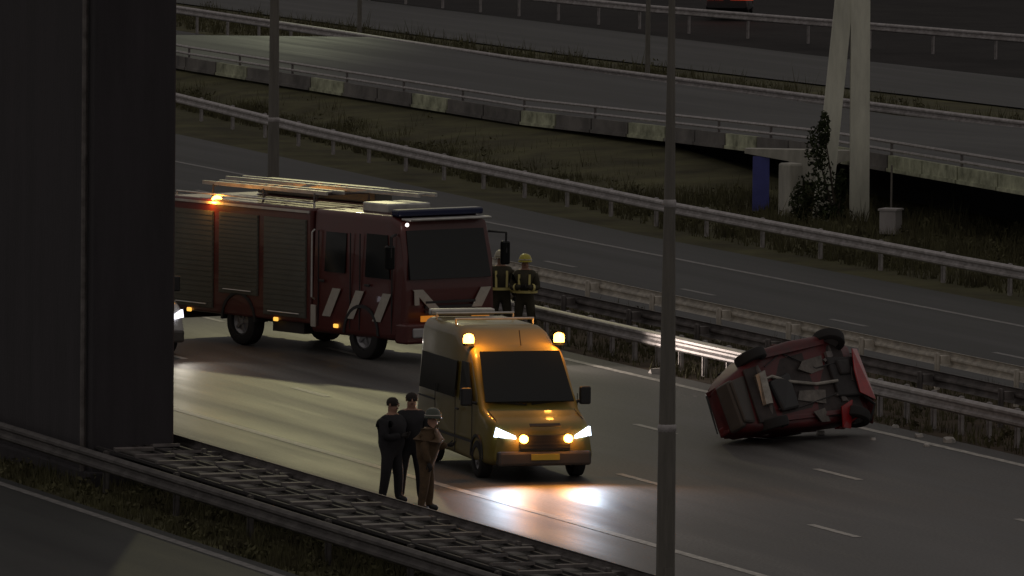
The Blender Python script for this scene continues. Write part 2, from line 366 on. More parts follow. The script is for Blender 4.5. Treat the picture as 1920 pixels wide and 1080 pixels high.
# ------------------------------------------------------------------ A-shaped pylon, shrub, cabinet, marker post
camr = Vector((.342, .94, 0))                   # across the view
pyl = thing('pylon', 'pale A shaped concrete pylon with two tapering legs and overgrown feet', 'pylon', (-64.2, 32.9, 0))
def leg(b0, t0, w0, w1, z1):
    b = MB(); V = []
    for (c, ww, z) in ((b0, w0, -.1), (t0, w1, z1)):
        for sx, sy in ((-1, -1), (1, -1), (1, 1), (-1, 1)):
            V.append(camr*(c+sx*ww/2)+Vector((.94, -.342, 0))*(-sy*ww*.5)+Vector((0, 0, z)))
    return b.add(V, [(0, 1, 5, 4), (1, 2, 6, 5), (2, 3, 7, 6), (3, 0, 4, 7), (3, 2, 1, 0), (4, 5, 6, 7)])
leg(-.93, -.05, .48, .44, 9.8).build('leg', MT['concrete_pale'], pyl)
leg(.06, -.02, .50, .50, 9.8).build('leg', MT['concrete_pale'], pyl)
hb = MB(); hb.bbox((0, 0, 10), (.9, .9, .5), .05); hb.build('head', MT['concrete'], pyl)
def leaf_cluster(b, c, r, n, s, sq=1.):
    for _ in range(n):
        while True:
            d = Vector((rnd.uniform(-1, 1), rnd.uniform(-1, 1), rnd.uniform(-1, 1)))
            if d.length < 1: break
        p = Vector(c)+Vector((d.x*r[0], d.y*r[1], d.z*r[2]))
        a = Vector((rnd.uniform(-1, 1), rnd.uniform(-1, 1), rnd.uniform(-1, 1))).normalized(); q = a.orthogonal().normalized()
        l = s*rnd.uniform(.6, 1.4)
        b.add([p-a*l, p+q*l*.5, p+a*l, p-q*l*.5], [(0, 1, 2, 3)])
def shrub(label, loc, blobs, n, s, group=None):
    t = thing('shrub', label, 'shrub', loc, group=group)
    st = MB(); fo = MB()
    for (c, r) in blobs:
        st.tube([(0, 0, 0), Vector(c)*.55+Vector((rnd.uniform(-.1, .1), 0, 0)), c], [.04, .025, .008], 5)
        leaf_cluster(fo, c, r, n, s)
    st.build('stem', MT['bark'], t); fo.build('foliage', MT['leaf'], t)
    return t
shrub('dark climbing shrub tangled round the feet of the A shaped pylon', (-63.4, 32.0, 0),
      [(camr*-.75+Vector((0, 0, .6)), (.28, .45, .7)), (camr*-.35+Vector((0, 0, 1.0)), (.22, .35, .8)), (camr*-.55+Vector((0, 0, 1.9)), (.2, .3, .6)), (camr*-.95+Vector((0, 0, .45)), (.25, .3, .5)), (camr*.12+Vector((0, 0, .9)), (.1, .16, .5)), (camr*-.35+Vector((0, 0, 2.4)), (.12, .16, .5)), (camr*-.1+Vector((0, 0, .25)), (.25, .4, .25))], 330, .055)
cb = thing('cabinet', 'small pale roadside cabinet standing right of the pylon beyond the guide rail', 'cabinet', (-58.9, 31.65, -.02), R(-42))
b = MB(); b.bbox((0, 0, .32), (.5, .44, .60), .015); b.build('housing', MT['grey_box'], cb)
b = MB(); b.slab([(.255, -.2, .06), (.255, .2, .06), (.255, .2, .58), (.255, -.2, .58)], .02); b.build('door', MT['grey_box'], cb)
b = MB(); b.box((0, 0, .64), (.56, .5, .05)); b.build('lid', MT['grey_box'], cb)
b = MB(); b.tube([(0, 0, 0), (0, 0, 1.72)], .028, 8)
b.cur = 0; o = b.build('marker_post', MT['mast'], None, (-59.6, 31.95, -.02)); o['label'] = 'thin metal post rising just behind the small pale cabinet'; o['category'] = 'post'

# ------------------------------------------------------------------ bridge column on the left
bc = thing('bridge_column', 'huge black bridge column filling the left side of the view in front of the guide rail', 'column', (-1.5, -5.72, 0))
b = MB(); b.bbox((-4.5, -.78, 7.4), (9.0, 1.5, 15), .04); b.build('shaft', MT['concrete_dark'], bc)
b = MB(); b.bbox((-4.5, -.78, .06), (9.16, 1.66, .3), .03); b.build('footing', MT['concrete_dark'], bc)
b = MB(); b.tube([(-.35, -1.60, .2), (-.35, -1.60, 14)], .055, 8); b.build('drain_pipe', MT['steel_dull'], bc)

# ------------------------------------------------------------------ light masts
def light_mast(label, loc, h, r0, r1, arms, lit=None, group=None):
    t = thing('light_mast', label, 'light mast', loc, group=group)
    zc = 3.3
    b = MB(); b.tube([(0, 0, 0), (0, 0, zc)], [r0, r0*.9], 14); b.build('lower_pole', MT['mast'], t, smooth=True)
    b = MB(); b.tube([(0, 0, zc), (0, 0, h)], [r0*.87, r1], 12); b.build('upper_pole', MT['mast'], t, smooth=True)
    b = MB(); b.lathe([(r0*.9, zc-.05), (r0*.96, zc-.02), (r0*.96, zc+.04), (r0*.86, zc+.06)], 14); b.build('collar', MT['steel'], t, smooth=True)
    z2 = h*.6; rr = r0*.87+(r1-r0*.87)*(z2-zc)/(h-zc)
    b = MB(); b.lathe([(rr*1.02, z2-.05), (rr*1.14, z2-.03), (rr*1.14, z2+.04), (rr*1.0, z2+.06)], 12); b.build('collar', MT['steel'], t, smooth=True)
    b = MB(); b.box((r0*.9, 0, 1.0), (.03, r0*.9, .5)); b.build('hatch', MT['mast'], t)
    for (ax, ay) in arms:
        b = MB(); b.tube([(0, 0, h-.2), (ax*.4, ay*.4, h+.05), (ax, ay, h+.12)], [r1*.7, r1*.6, r1*.5], 8); b.build('arm', MT['mast'], t)
        hd = MB(); hd.bbox((ax*1.15, ay*1.15, h+.12), (.3, .75, .12), .03); hh = hd.build('lamp_head', MT['mast'], t)
        ln = MB(); ln.box((ax*1.15, ay*1.15, h+.045), (.22, .55, .04)); ln.build('lens', MT['lamp'] if lit else MT['head_off'], hh)
        if lit: lampobj('lamp_light', 'SPOT', (ax*1.15, ay*1.15, h-.05), lit[0], lit[1], t, .4, Vector(lit[2])-Vector(loc), lit[3], lit[4])
    return t
light_mast('tall tapered light mast close to the camera, standing full height right of the yellow van', (24.7, -6.55, 0), 11, .145, .03, [(0, 1.6)])
light_mast('light mast in the median rising behind the roof of the fire engine', (-54.6, 13.7, 0), 15.2, .15, .06, [(.0, 1.2)], lit=(5000, (.98, .90, .48), (-23, 1.6, 0), 39, 1.0))
light_mast('slim far light mast standing beyond the upper road, left of centre', (-168.8, 55.1, 0), 11, .09, .05, [(0, -1.6)], lit=(2600, (.95, 1, .66), (-149, 42.5, 0), 40, 1.0))
light_mast('slim dark light mast beyond the upper road, just left of the nearest mast', (-136.7, 54.7, 0), 11, .09, .05, [(0, -1.6)])

# ------------------------------------------------------------------ wheels
def wheel(name, parent, loc, r, wd, side, rimm='rim', rot=None):
    t = link(name, None, parent, loc); t.empty_display_size = .1
    b = MB(); b.lathe([(r*.62, -wd/2), (r*.9, -wd/2), (r*.98, -wd*.42), (r, -wd*.25), (r, wd*.25), (r*.98, wd*.42), (r*.9, wd/2), (r*.62, wd/2), (r*.62, -wd/2)], 24, axis='Y', cap=False)
    me = b.mesh('tyre', MT['rubber'], True)
    # one mesh wheel: tyre as the part itself would hide the rim, so both are sub-parts
    link('tyre', me, t)
    b = MB(); b.lathe([(r*.60, -wd*.3*side), (r*.60, wd*.30*side), (r*.52, wd*.36*side), (r*.40, wd*.20*side), (r*.16, wd*.24*side), (r*.14, wd*.36*side), (r*.02, wd*.37*side)], 20, axis='Y')
    for k in range(5):
        a = 2*math.pi*k/5; b.box((math.cos(a)*r*.33, wd*.27*side, math.sin(a)*r*.33), (r*.42, wd*.10, r*.14), tilt=Matrix.Rotation(-a, 3, 'Y'))
    link('rim', b.mesh('rim', MT[rimm], True), t)
    return t

# ------------------------------------------------------------------ panel vans (the yellow one, and the pale one behind the column)
def panel_van(label, loc, yaw, paint, kind):
    t = thing('van', label, 'van', loc, yaw, group=None)
    W = .97
    b = MB(); b.loft([(0.0, .42, .74, .78, .74, .10), (-.08, .32, .93, .90, .84, .14), (-.30, .28, 1.06, .95, .90, .14), (-.62, .27, 1.13, W, .93, .13), (-.98, .27, 1.24, W, .93, .12),
                      (-1.30, .27, 1.62, W, .89, .10), (-1.66, .27, 2.06, W, .86, .10), (-1.86, .27, 2.22, W, .84, .12), (-2.25, .27, 2.30, W, .83, .14), (-2.60, .27, 2.48, W, .82, .16), (-2.95, .27, 2.55, W, .82, .18), (-5.05, .27, 2.55, W, .82, .18), (-5.2, .30, 2.47, .93, .80, .16)], 4)
    b.build('body', MT[paint], t, smooth=True)
    # windscreen lying on the raked front
    b = MB(); b.slab([(-1.02, -.82, 1.30), (-1.02, .82, 1.30), (-1.72, .74, 2.14), (-1.72, -.74, 2.14)], -.03)
    for v_ in range(len(b.v)): b.v[v_] = (b.v[v_][0]+.05, b.v[v_][1], b.v[v_][2]+.03)
    b.build('windscreen', MT['glass'], t)
    for s in (-1, 1):
        b = MB(); b.slab([(-1.35, s*.965, 1.28), (-2.25, s*.945, 1.28), (-2.25, s*.895, 1.98), (-1.82, s*.895, 1.98)], .02*s); b.build('side_window', MT['glass'], t)
        b = MB(); b.slab([(-2.55, s*.955, 1.30), (-4.9, s*.955, 1.30), (-4.9, s*.90, 1.95), (-2.55, s*.90, 1.95)], .02*s); b.build('side_window', MT['glass'], t)
        for xx in (-1.28, -2.40, -3.75): b = MB(); b.box((xx, s*.975, .9), (.014, .012, 1.1)); b.build('door_seam', MT['black'], t)
        b = MB(); b.box((-3.1, s*.978, .62), (3.6, .012, .05)); b.build('side_moulding', MT['black'], t)
        b = MB(); b.bbox((-2.25, s*.985, 1.12), (.2, .03, .04), .01); b.build('door_handle', MT['black'], t)
        b = MB(); b.bbox((-1.22, s*1.10, 1.42), (.12, .20, .32), .03); b.tube([(-1.2, s*.9, 1.3), (-1.22, s*1.06, 1.34)], .03, 6); b.build('mirror', MT['black'], t)
        b = MB(); b.box((-.62, s*.80, 1.145), (.62, .012, .012), tilt=Matrix.Rotation(.22, 3, 'Y')); b.build('bonnet_seam', MT['black'], t)
        b = MB(); b.box((-4.35, s*.972, 1.16), (1.1, .02, .03)); b.build('sliding_door_track', MT['black'], t)
        for xw in (-.98, -4.15):
            wheel('wheel', t, (xw, s*.86, .335), .335, .23, s)
            b = MB(); b.arch((xw, s*.86, .36), .37, .42, -.12, .125); b.build('wheel_arch', MT['black'], t)
    b = MB(); b.bbox((-.06, 0, .42), (.26, 1.72, .26), .05); b.build('bumper', MT['bumper_grey'], t)
    b = MB()
    b.box((.0, 0, .70), (.10, .92, .26))
    for k in range(4): b.box((.045, 0, .61+.06*k), (.03, .9, .022))
    b.build('grille', MT['black'], t)
    b = MB(); b.bbox((.085, 0, .45), (.02, .52, .11), .004); b.build('number_plate', MT['plate'], t)
    for s in (-1, 1):
        # swept headlamps: narrow end inwards and lower
        q = [(-.18, s*.90, .80), (.035, s*.56, .775), (.03, s*.57, .825), (-.15, s*.87, .965)]
        if s > 0: q = q[::-1]
        b = MB(); b.slab(q, .05)
        for v_ in range(len(b.v)): b.v[v_] = (b.v[v_][0]+.06, b.v[v_][1], b.v[v_][2])
        b.build('headlight', MT['head' if kind == 'yellow' else 'head_soft'], t)
        b = MB(); b.slab([(-1.00, s*.05, 1.28), (-.99, s*.62, 1.34), (-.98, s*.62, 1.36), (-.99, s*.05, 1.31)], .02); b.build('wiper', MT['black'], t)
    if kind == 'yellow':
        for s in (-1, 1):
            b = MB(); b.lathe([(.075, -.05), (.075, .02), (.05, .05)], 12, axis='X'); b.build('flasher', MT['amber_flash'], t, (.12, s*.41, .775), smooth=True)
            lampobj('flasher_light', 'SPOT', (.24, s*.41, .775), 110, (1, .36, .05), t, .05, (6, s*.41, .2), 150, .6)
            bs = link('beacon', None, t, (-2.02, s*.84, 2.26))
            b = MB(); b.lathe([(.10, 0), (.10, .05)], 14); b.build('base', MT['black'], bs)
            b = MB(); b.lathe([(.095, .05), (.10, .12), (.085, .19), (.03, .22)], 14); b.build('lens', MT['amber'], bs, smooth=True)
            lampobj('beacon_light', 'POINT', (-1.80, s*.84, 2.50), 30, (1, .38, .05), t, .08)
            lampobj('headlight_beam', 'SPOT', (.15, s*.74, .86), 210, (.62, .80, 1), t, .16, (14, s*1.2-.6, .35), 115, 1.0)
        # roof bars and the pale warning strips on the roof edge
        for xx in (-3.3, -4.6):
            b = MB(); b.tube([(xx, -.74, 2.64), (xx, .74, 2.64)], .022, 8)
            for s in (-1, 1): b.tube([(xx, s*.72, 2.53), (xx, s*.72, 2.64)], .02, 6)
            b.build('roof_bar', MT['alu'], t)
        lb = MB(); lb.bbox((-4.95, -.15, 2.64), (.22, 1.2, .12), .03); lb.build('rear_light_bar', MT['alu'], t)
        b = MB(); b.tube([(-1.98, .12, 2.26), (-2.1, .12, 2.52)], .012, 6); b.build('aerial', MT['black'], t)
        b = MB(); b.slab([(.06, -.28, 1.0), (.06, .28, 1.0), (.0, .28, 1.04), (.0, -.28, 1.04)], .02); 
        b.build('bonnet_badge_strip', MT['black'], t)
    else:
        for s in (-1, 1): lampobj('headlight_beam', 'SPOT', (.15, s*.74, .86), 60, (1, .92, .8), t, .08, (14, s*.9, .0), 70, .9)
    return t
panel_van('yellow road inspection van with lit headlights, amber grille flashers and two amber roof beacons', (.05, .62, 0), R(-4), 'yellow', 'yellow')
panel_van('pale van almost hidden behind the black column, one dipped headlight showing', (-27.0, 1.75, 0), R(2), 'white', 'pale')

# ------------------------------------------------------------------ fire engine
FE = thing('fire_engine', 'dark red fire engine parked across the lanes with ladders on its roof', 'fire engine', (-24.55, 7.55, 0), R(18))
# local frame: +X forward, front face at x=0, half width 1.24; right-hand side is -Y
b = MB(); b.loft([(0.0, .62, 1.45, 1.14, 1.10, .10), (-.05, .50, 2.2, 1.22, 1.16, .12), (-.22, .45, 2.92, 1.24, 1.14, .16), (-.5, .45, 3.02, 1.24, 1.16, .14), (-3.05, .45, 3.02, 1.24, 1.16, .10)], 4)
b.build('cab', MT['red'], FE, smooth=True)
b = MB(); b.bbox((-5.65, 0, 1.82), (5.1, 2.48, 2.42), .05); b.build('superstructure', MT['red'], FE)
b = MB(); b.box((-4.2, 0, .62), (7.9, .9, .3)); b.box((-7.9, 0, .55), (.25, 2.3, .25)); b.box((-4.0, -.9, .60), (1.1, .5, .45)); b.box((-4.0, .9, .60), (1.1, .5, .45)); b.build('chassis', MT['chassis'], FE)
b = MB(); b.bbox((-.02, 0, .62), (.42, 2.46, .42), .05); b.build('bumper', MT['red'], FE)
b = MB(); b.slab([(.02, -1.05, 1.72), (.02, 1.05, 1.72), (-.20, 1.0, 2.72), (-.20, -1.0, 2.72)], -.05); b.build('windscreen', MT['glass'], FE)
b = MB()
for k in range(3): b.box((.045, 0, 1.05+.1*k), (.04, 1.3, .05))
b.build('grille', MT['black'], FE)
def chev(y0, lean, nm='reflective_chevron', z0=1.12, z1=1.52, wd=.26):
    b = MB(); q = [(.07, y0, z0), (.07, y0+wd, z0), (.05, y0+wd+lean, z1), (.05, y0+lean, z1)]
    b.slab(q, .02); b.build(nm, MT['retro'], FE)
chev(-.55, -.42); chev(.55, .42-.26+.1); chev(-.98+.05, -.0, z0=1.2, wd=.12)
for s in (-1, 1):
    b = MB(); b.bbox((.20, s*.88, .64), (.05, .40, .20), .03); b.build('headlight', MT['head_off'] if s < 0 else MT['head_soft'], FE)
    b = MB(); b.box((.215, s*.66 if s < 0 else .66, .93), (.04, .44, .12)); 
    b.build('turn_signal', MT['amber_flat'], FE)
    lampobj('headlight_beam', 'SPOT', (.35, s*.88, .66), 700, (1, .84, .74), FE, .08, (5, 1.6+s*.5, .50), 48, 1.)
    arm = MB(); arm.tube([(-.25, s*1.2, 2.65), (-.02, s*1.5, 2.62), (-.02, s*1.5, 2.2)], .03, 6); mm_ = arm.build('mirror', MT['black'], FE)
    g_ = MB(); g_.bbox((-.05, s*1.5, 2.2), (.1, .22, .5), .04); g_.build('mirror_glass', MT['glass'], mm_)
    # cab doors and windows
    b = MB(); b.slab([(-.42, s*1.235, 1.72), (-1.25, s*1.235, 1.72), (-1.25, s*1.19, 2.62), (-.55, s*1.19, 2.62)], .02*s); b.build('side_window', MT['glass'], FE)
    b = MB(); b.slab([(-1.95, s*1.235, 1.75), (-2.65, s*1.235, 1.75), (-2.65, s*1.19, 2.58), (-1.95, s*1.19, 2.58)], .02*s); b.build('side_window', MT['glass'], FE)
    for xx in (-.32, -1.42, -1.75, -2.85): b = MB(); b.box((xx, s*1.238, 1.6), (.02, .02, 2.0)); b.build('door_seam', MT['black'], FE)
    for xx in (-1.15, -2.72):
        b = MB(); b.bbox((xx, s*1.25, 1.55), (.18, .03, .05), .01); b.build('door_handle', MT['black'], FE)
    b = MB(); b.tube([(-2.97, s*1.25, 1.15), (-2.97, s*1.32, 1.2), (-2.97, s*1.32, 2.55), (-2.97, s*1.25, 2.6)], .022, 8); b.build('grab_rail', MT['alu'], FE)
    b = MB(); b.bbox((-2.98, s*1.262, .80), (.16, .04, .46), .01); b.build('step_light', MT['retro'], FE)
    # diagonal white striping across the lower cab doors
    for x0 in (-.62, -1.55, -2.35):
        b = MB(); b.slab([(x0-.34, s*1.252, .82), (x0-.06, s*1.252, .82), (x0+.30, s*1.252, 1.42), (x0+.02, s*1.252, 1.42)], .006*s); b.build('reflective_stripe', MT['retro'], FE)
    # roller shutters, each with real slats
    for (xa, xb) in ((-3.25, -4.75), (-4.95, -6.35), (-6.55, -8.05)):
        z0_, z1_ = (1.08 if xa == -4.95 else .72), 2.78
        sh = MB(); sh.box(((xa+xb)/2, s*1.245, (z0_+z1_)/2), (abs(xb-xa), .03, z1_-z0_)); 
        n_ = 19
        for k in range(n_):
            zz = z0_+(z1_-z0_)*(k+.5)/n_; sh.box(((xa+xb)/2, s*1.262, zz), (abs(xb-xa)-.04, .02, (z1_-z0_)/n_*.72))
        so = sh.build('roller_shutter', MT['shutter'], FE)
        h_ = MB(); h_.tube([(xa-.2, s*1.29, z0_+.08), (xb+.2, s*1.29, z0_+.08)], .015, 6); h_.build('handle', MT['alu'], so)
    b = MB(); b.box((-5.65, s*1.255, 2.95), (5.0, .03, .05)); b.build('gutter', MT['alu'], FE)
    for xw in (-1.35, -5.65):
        wheel('wheel', FE, (xw, s*1.05, .5), .5, .32, s)
        b = MB(); b.arch((xw, s*1.10, .52), .55, .62, -.16, .17); b.build('wheel_arch', MT['black'], FE)
    for xx in (-2.2, -4.3, -7.4):
        b = MB(); b.bbox((xx, s*1.26, .64), (.13, .05, .08), .015); b.build('side_marker', MT['amber_dim'], FE)
# roof: ladders, lockers, beacons
def ladder(y, z, x0, x1, mk):
    l = MB(); l.box(((x0+x1)/2, y-.22, z), (abs(x1-x0), .05, .08)); l.box(((x0+x1)/2, y+.22, z), (abs(x1-x0), .05, .08))
    lo = l.build('ladder', MT[mk], FE)
    n_ = int(abs(x1-x0)/.3); r_ = MB(); r_.tube([(0, -.2, 0), (0, .2, 0)], .018, 6); me = r_.mesh('rung', MT[mk])
    for k in range(n_): link('rung', me, lo, (min(x0, x1)+.15+.3*k, y, z))
ladder(-.55, 3.32, -3.2, -7.6, 'alu'); ladder(.35, 3.36, -1.2, -8.0, 'alu')
b = MB(); b.bbox((-5.6, .95, 3.2), (4.2, .45, .32), .03); b.build('roof_locker', MT['shutter'], FE)
b = MB(); b.bbox((-1.55, -.2, 3.12), (.9, 1.1, .2), .03); b.build('roof_box', MT['alu'], FE)
for xx in (-3.6, -5.4, -7.2): b = MB(); b.tube([(xx, -.8, 3.03), (xx, -.8, 3.28), (xx, .62, 3.28), (xx, .62, 3.03)], .03, 6); b.build('ladder_rack', MT['steel_dull'], FE)
b = MB(); b.tube([(-3.2, -1.1, 3.03), (-3.2, -1.1, 3.12), (-8.1, -1.1, 3.12), (-8.1, -1.1, 3.03)], .02, 6); b.build('roof_rail', MT['alu'], FE)
b = MB(); b.bbox((-.42, 0, 3.08), (.3, 2.2, .14), .04); b.build('blue_light_bar', MT['blue_off'], FE)
b = MB(); b.bbox((-.10, 0, 2.96), (.34, 2.1, .05), .02); b.build('sun_visor', MT['alu'], FE)
bs = link('beacon', None, FE, (-6.62, -1.12, 2.86))
b = MB(); b.lathe([(.08, 0), (.08, .05)], 12); b.build('base', MT['black'], bs)
b = MB(); b.lathe([(.11, .05), (.115, .16), (.08, .22), (.02, .24)], 12); b.build('lens', MT['amber'], bs, smooth=True)
lampobj('beacon_light', 'POINT', (-6.62, -1.35, 3.0), 20, (1, .38, .05), FE, .08)
b = MB(); b.lathe([(.04, 0), (.04, .04), (.02, .06)], 10, axis='X'); b.build('marker_lamp', MT['white_lamp'], FE, (-.05, -1.06, 2.86), rz=R(-40))

# ------------------------------------------------------------------ overturned red car
def hatchback():
    t = thing('car', 'wrecked red hatchback lying on its side with its underside showing, beside the median rail', 'car')
    def crush(v):
        x, y, z = v
        if x < -.6: k = (-.6-x); y = y+.32*k*max(0, .5-y)
        if x > 1.2: k = x-1.2; z = z-.12*k*math.sin(3*y+1); x = x-.15*k*(1+math.sin(4*y))
        x, y, z = x+.03*math.sin(7*y+5*z+2*x), y+.035*math.sin(4*x+3*z), z+.03*math.sin(5*x+6*y)
        return (x, y, z)
    def part(b, name, m_, sm=False):
        b.v = [crush(v) for v in b.v]; return b.build(name, MT[m_], t, smooth=sm)
    b = MB(); b.loft([(1.92, .30, .58, .66, .62, .08), (1.85, .22, .70, .78, .72, .12), (1.5, .18, .86, .85, .76, .14), (.85, .17, .95, .86, .78, .12), (.0, .17, .97, .86, .80, .1), (-1.0, .17, .99, .86, .80, .1), (-1.62, .20, 1.0, .84, .78, .12), (-1.88, .30, .92, .76, .70, .14), (-1.95, .40, .78, .66, .62, .12)], 4)
    part(b, 'body', 'red_wreck', True)
    b = MB(); b.loft([(.95, .90, .98, .76, .74, .03), (.30, .90, 1.38, .78, .58, .08), (-.1, .9, 1.46, .78, .58, .09), (-.9, .9, 1.44, .78, .57, .09), (-1.45, .9, 1.30, .76, .56, .08), (-1.80, .88, 1.0, .72, .66, .05)], 4)
    part(b, 'cabin', 'red_wreck', True)
    b = MB(); b.slab([(.86, -.62, 1.03), (.86, .62, 1.03), (.32, .52, 1.38), (.32, -.52, 1.38)], -.03); part(b, 'windscreen', 'glass')
    b = MB(); b.slab([(-1.76, .58, 1.06), (-1.76, -.58, 1.06), (-1.47, -.5, 1.30), (-1.47, .5, 1.30)], -.03); part(b, 'rear_window', 'glass')
    for s in (-1, 1):
        b = MB(); b.slab([(.62, s*.785, 1.0), (-.28, s*.785, 1.0), (-.28, s*.625, 1.38), (.22, s*.625, 1.36)], .015*s); part(b, 'side_window', 'glass')
        b = MB(); b.slab([(-.36, s*.785, 1.0), (-1.25, s*.785, 1.02), (-1.2, s*.635, 1.30), (-.36, s*.625, 1.38)], .015*s); part(b, 'side_window', 'glass')
        if s < 0: b = MB(); b.bbox((.62, s*.92, 1.02), (.12, .18, .13), .04); part(b, 'mirror', 'red_wreck')
        b = MB(); b.bbox((1.80, s*.58, .66), (.16, .30, .14), .04); part(b, 'headlight', 'head_off')
        b = MB(); b.bbox((-1.88, s*.62, .78), (.12, .18, .26), .03); part(b, 'tail_light', 'red_wreck')
        for xw in (1.22, -1.22):
            ys = s*.72
            if xw < 0 and s < 0: ys = -.52
            wo = wheel('wheel', t, (xw, ys*1.06, .20 if xw > 0 else .23), .31, .20, s)
            wo.rotation_euler = (s*.12, 0, .45 if xw > 0 else -.08)
    # underside: floor pan, tunnel, exhaust, axle, engine tray, tank
    b = MB(); b.box((-.05, 0, .165), (3.2, 1.46, .03)); part(b, 'floor_pan', 'underside')
    b = MB(); b.bbox((1.25, 0, .14), (.75, .8, .14), .03); b.bbox((1.2, -.15, .09), (.35, .3, .1), .04); part(b, 'engine_tray', 'chassis')
    b = MB(); b.tube([(.9, .1, .10), (.3, .05, .11), (-.5, .05, .10), (-.9, -.2, .1), (-1.25, -.25, .12)], .035, 8); b.tube([(-1.3, -.45, .13), (-1.3, .35, .13)], [.12, .12], 10); part(b, 'exhaust', 'exhaust')
    b = MB(); b.tube([(-1.22, -.62, .22), (-1.22, -.3, .13), (-1.22, .3, .13), (-1.22, .55, .22)], .045, 8); part(b, 'axle', 'steel_dull')
    b = MB(); b.tube([(1.22, -.62, .24), (1.22, .62, .24)], .03, 8); part(b, 'drive_shaft', 'steel_dull')
    b = MB(); b.box((1.0, 0, .11), (.12, 1.0, .06)); part(b, 'subframe', 'steel_dull')
    b = MB(); b.bbox((-.72, .22, .12), (.6, .7, .12), .05); part(b, 'fuel_tank', 'black')
    for s in (-1, 1):
        b = MB(); b.box((0, s*.70, .14), (2.0, .09, .07)); part(b, 'sill', 'red_wreck')
        b = MB(); b.slab([(.62-.2*s, s*.46, .142), (-.12-.25*s, s*.40, .142), (-.18-.1*s, s*.22, .138), (.3, s*.16, .142), (.6-.1*s, s*.2, .135)], .02*s); part(b, 'heat_shield', 'exhaust_dull')
        b = MB(); b.tube([(1.22, s*.66, .2), (1.05, s*.4, .11), (.82, s*.34, .13)], .035, 6); part(b, 'suspension_arm', 'steel_dull')
        b = MB(); b.tube([(1.6, s*.2, .16), (1.2, s*.28, .08), (.5, s*.3+.05, .12), (-.4, s*.55, .13), (-1.1, s*.5, .12)], .014, 5); part(b, 'brake_line', 'chassis')
    b = MB(); b.slab([(1.94, -.5, .30), (2.05, .45, .16), (2.12, .86, .34), (1.96, .62, .58), (1.90, -.55, .56)], .04); part(b, 'bumper', 'red_wreck')
    b = MB(); b.slab([(1.5, .78, .30), (1.15, .86, .10), (.92, .95, .22), (1.0, .9, .55), (1.4, .84, .62)], .02); part(b, 'torn_fender', 'red_bright')
    b = MB(); b.slab([(1.75, -.82, .35), (1.35, -.90, .24), (.98, -.88, .40), (1.1, -.84, .72), (1.6, -.78, .70)], -.02); part(b, 'torn_fender', 'red_bright')
    b = MB(); b.slab([(2.08, -.60, .16), (1.60, -.52, .0), (1.36, -.05, -.05), (1.50, .38, .02), (2.06, .48, .12)], .02); part(b, 'torn_bumper_cover', 'red_bright')
    b = MB(); b.slab([(1.12, .52, .0), (.72, .60, -.02), (.66, .98, .10), (1.0, 1.04, .2)], .02); part(b, 'torn_wing_piece', 'red_bright')
    b = MB(); b.slab([(.3, .55, .1), (-.1, .66, .05), (.05, .84, .10), (.4, .80, .14)], .02); part(b, 'bent_plate', 'exhaust_dull')
    b = MB(); b.tube([(1.7, .3, .2), (1.85, .6, .05), (1.7, .85, .12)], .03, 6); part(b, 'torn_hose', 'black')
    b = MB(); b.bbox((-1.93, .05, .45), (.14, 1.42, .34), .06); b.bbox((-1.78, .05, .27), (.4, 1.3, .10), .04); part(b, 'rear_bumper', 'bumper_grey')
    b = MB(); b.slab([(1.72, -.1, .12), (1.42, -.16, .05), (1.38, .12, .03), (1.70, .16, .11)], .02); part(b, 'radiator', 'exhaust_dull')
    b = MB(); b.slab([(1.7, -.7, .95), (1.72, .5, 1.05), (.95, .62, 1.12), (.98, -.66, .98)], .02); part(b, 'hood', 'red_wreck')
    return t
car = hatchback()
ax = Vector((-.50, .86, -.01)).normalized(); dn = Vector((.86, .50, .46)); dn = (dn-ax*dn.dot(ax)).normalized(); upv = -dn; lf = upv.cross(ax)
mm = Matrix.Identity(4)
for i in range(3): mm[i][0] = ax[i]; mm[i][1] = lf[i]; mm[i][2] = upv[i]
car.matrix_world = mm
def local_m(c):
    M = c.matrix_basis.copy()
    while c.parent is not None and c.parent is not car: c = c.parent; M = c.matrix_basis @ M
    return M
zs = sorted(z for c in car.children_recursive if c.type == 'MESH' for z in [((mm @ local_m(c)) @ Vector(v.co)).z for v in c.data.vertices])
lowz = zs[0]
mm.translation = Vector((-6.4, 8.25, -lowz-.01)); car.matrix_world = mm

# debris round the wreck
dlab = ['pale crumpled lump of debris at the foot of the brightly lit rail', 'crash fragment just beyond the white edge line, right of the overturned car',
        'largest crash fragment near the rail to the right of the overturned car', 'small crash fragment tucked under the rail behind the overturned car', 'pale crash fragment lying against the wheel end of the overturned car',
        'crash fragment farthest right of the overturned car, on the edge line', 'tiny crash fragment on the asphalt just right of the overturned car', 'tiny crash fragment on the asphalt in front of the overturned car']
for i, (x, y, s_) in enumerate(((-20.9, 10.75, .20), (-6.4, 10.5, .10), (-5.2, 10.6, .14), (-8.3, 10.8, .09), (-7.4, 8.9, .10), (-4.6, 9.9, .08), (-6.0, 9.4, .07), (-9.2, 6.6, .06))):
    b = MB(); k = 6
    top = [(math.cos(a)*s_*rnd.uniform(.5, 1), math.sin(a)*s_*rnd.uniform(.5, 1), s_*rnd.uniform(.3, .8)) for a in [2*math.pi*j/k for j in range(k)]]
    bot = [(math.cos(a)*s_, math.sin(a)*s_*.8, 0) for a in [2*math.pi*j/k for j in range(k)]]
    b.add(bot+top, [tuple(range(k-1, -1, -1)), tuple(range(k, 2*k))]+[(j, (j+1) % k, k+(j+1) % k, k+j) for j in range(k)])
    o = b.build('debris_fragment', MT['debris'], None, (x, y, .002)); o['category'] = 'debris'; o['group'] = 'crash fragments on the road'
    o['label'] = dlab[i]

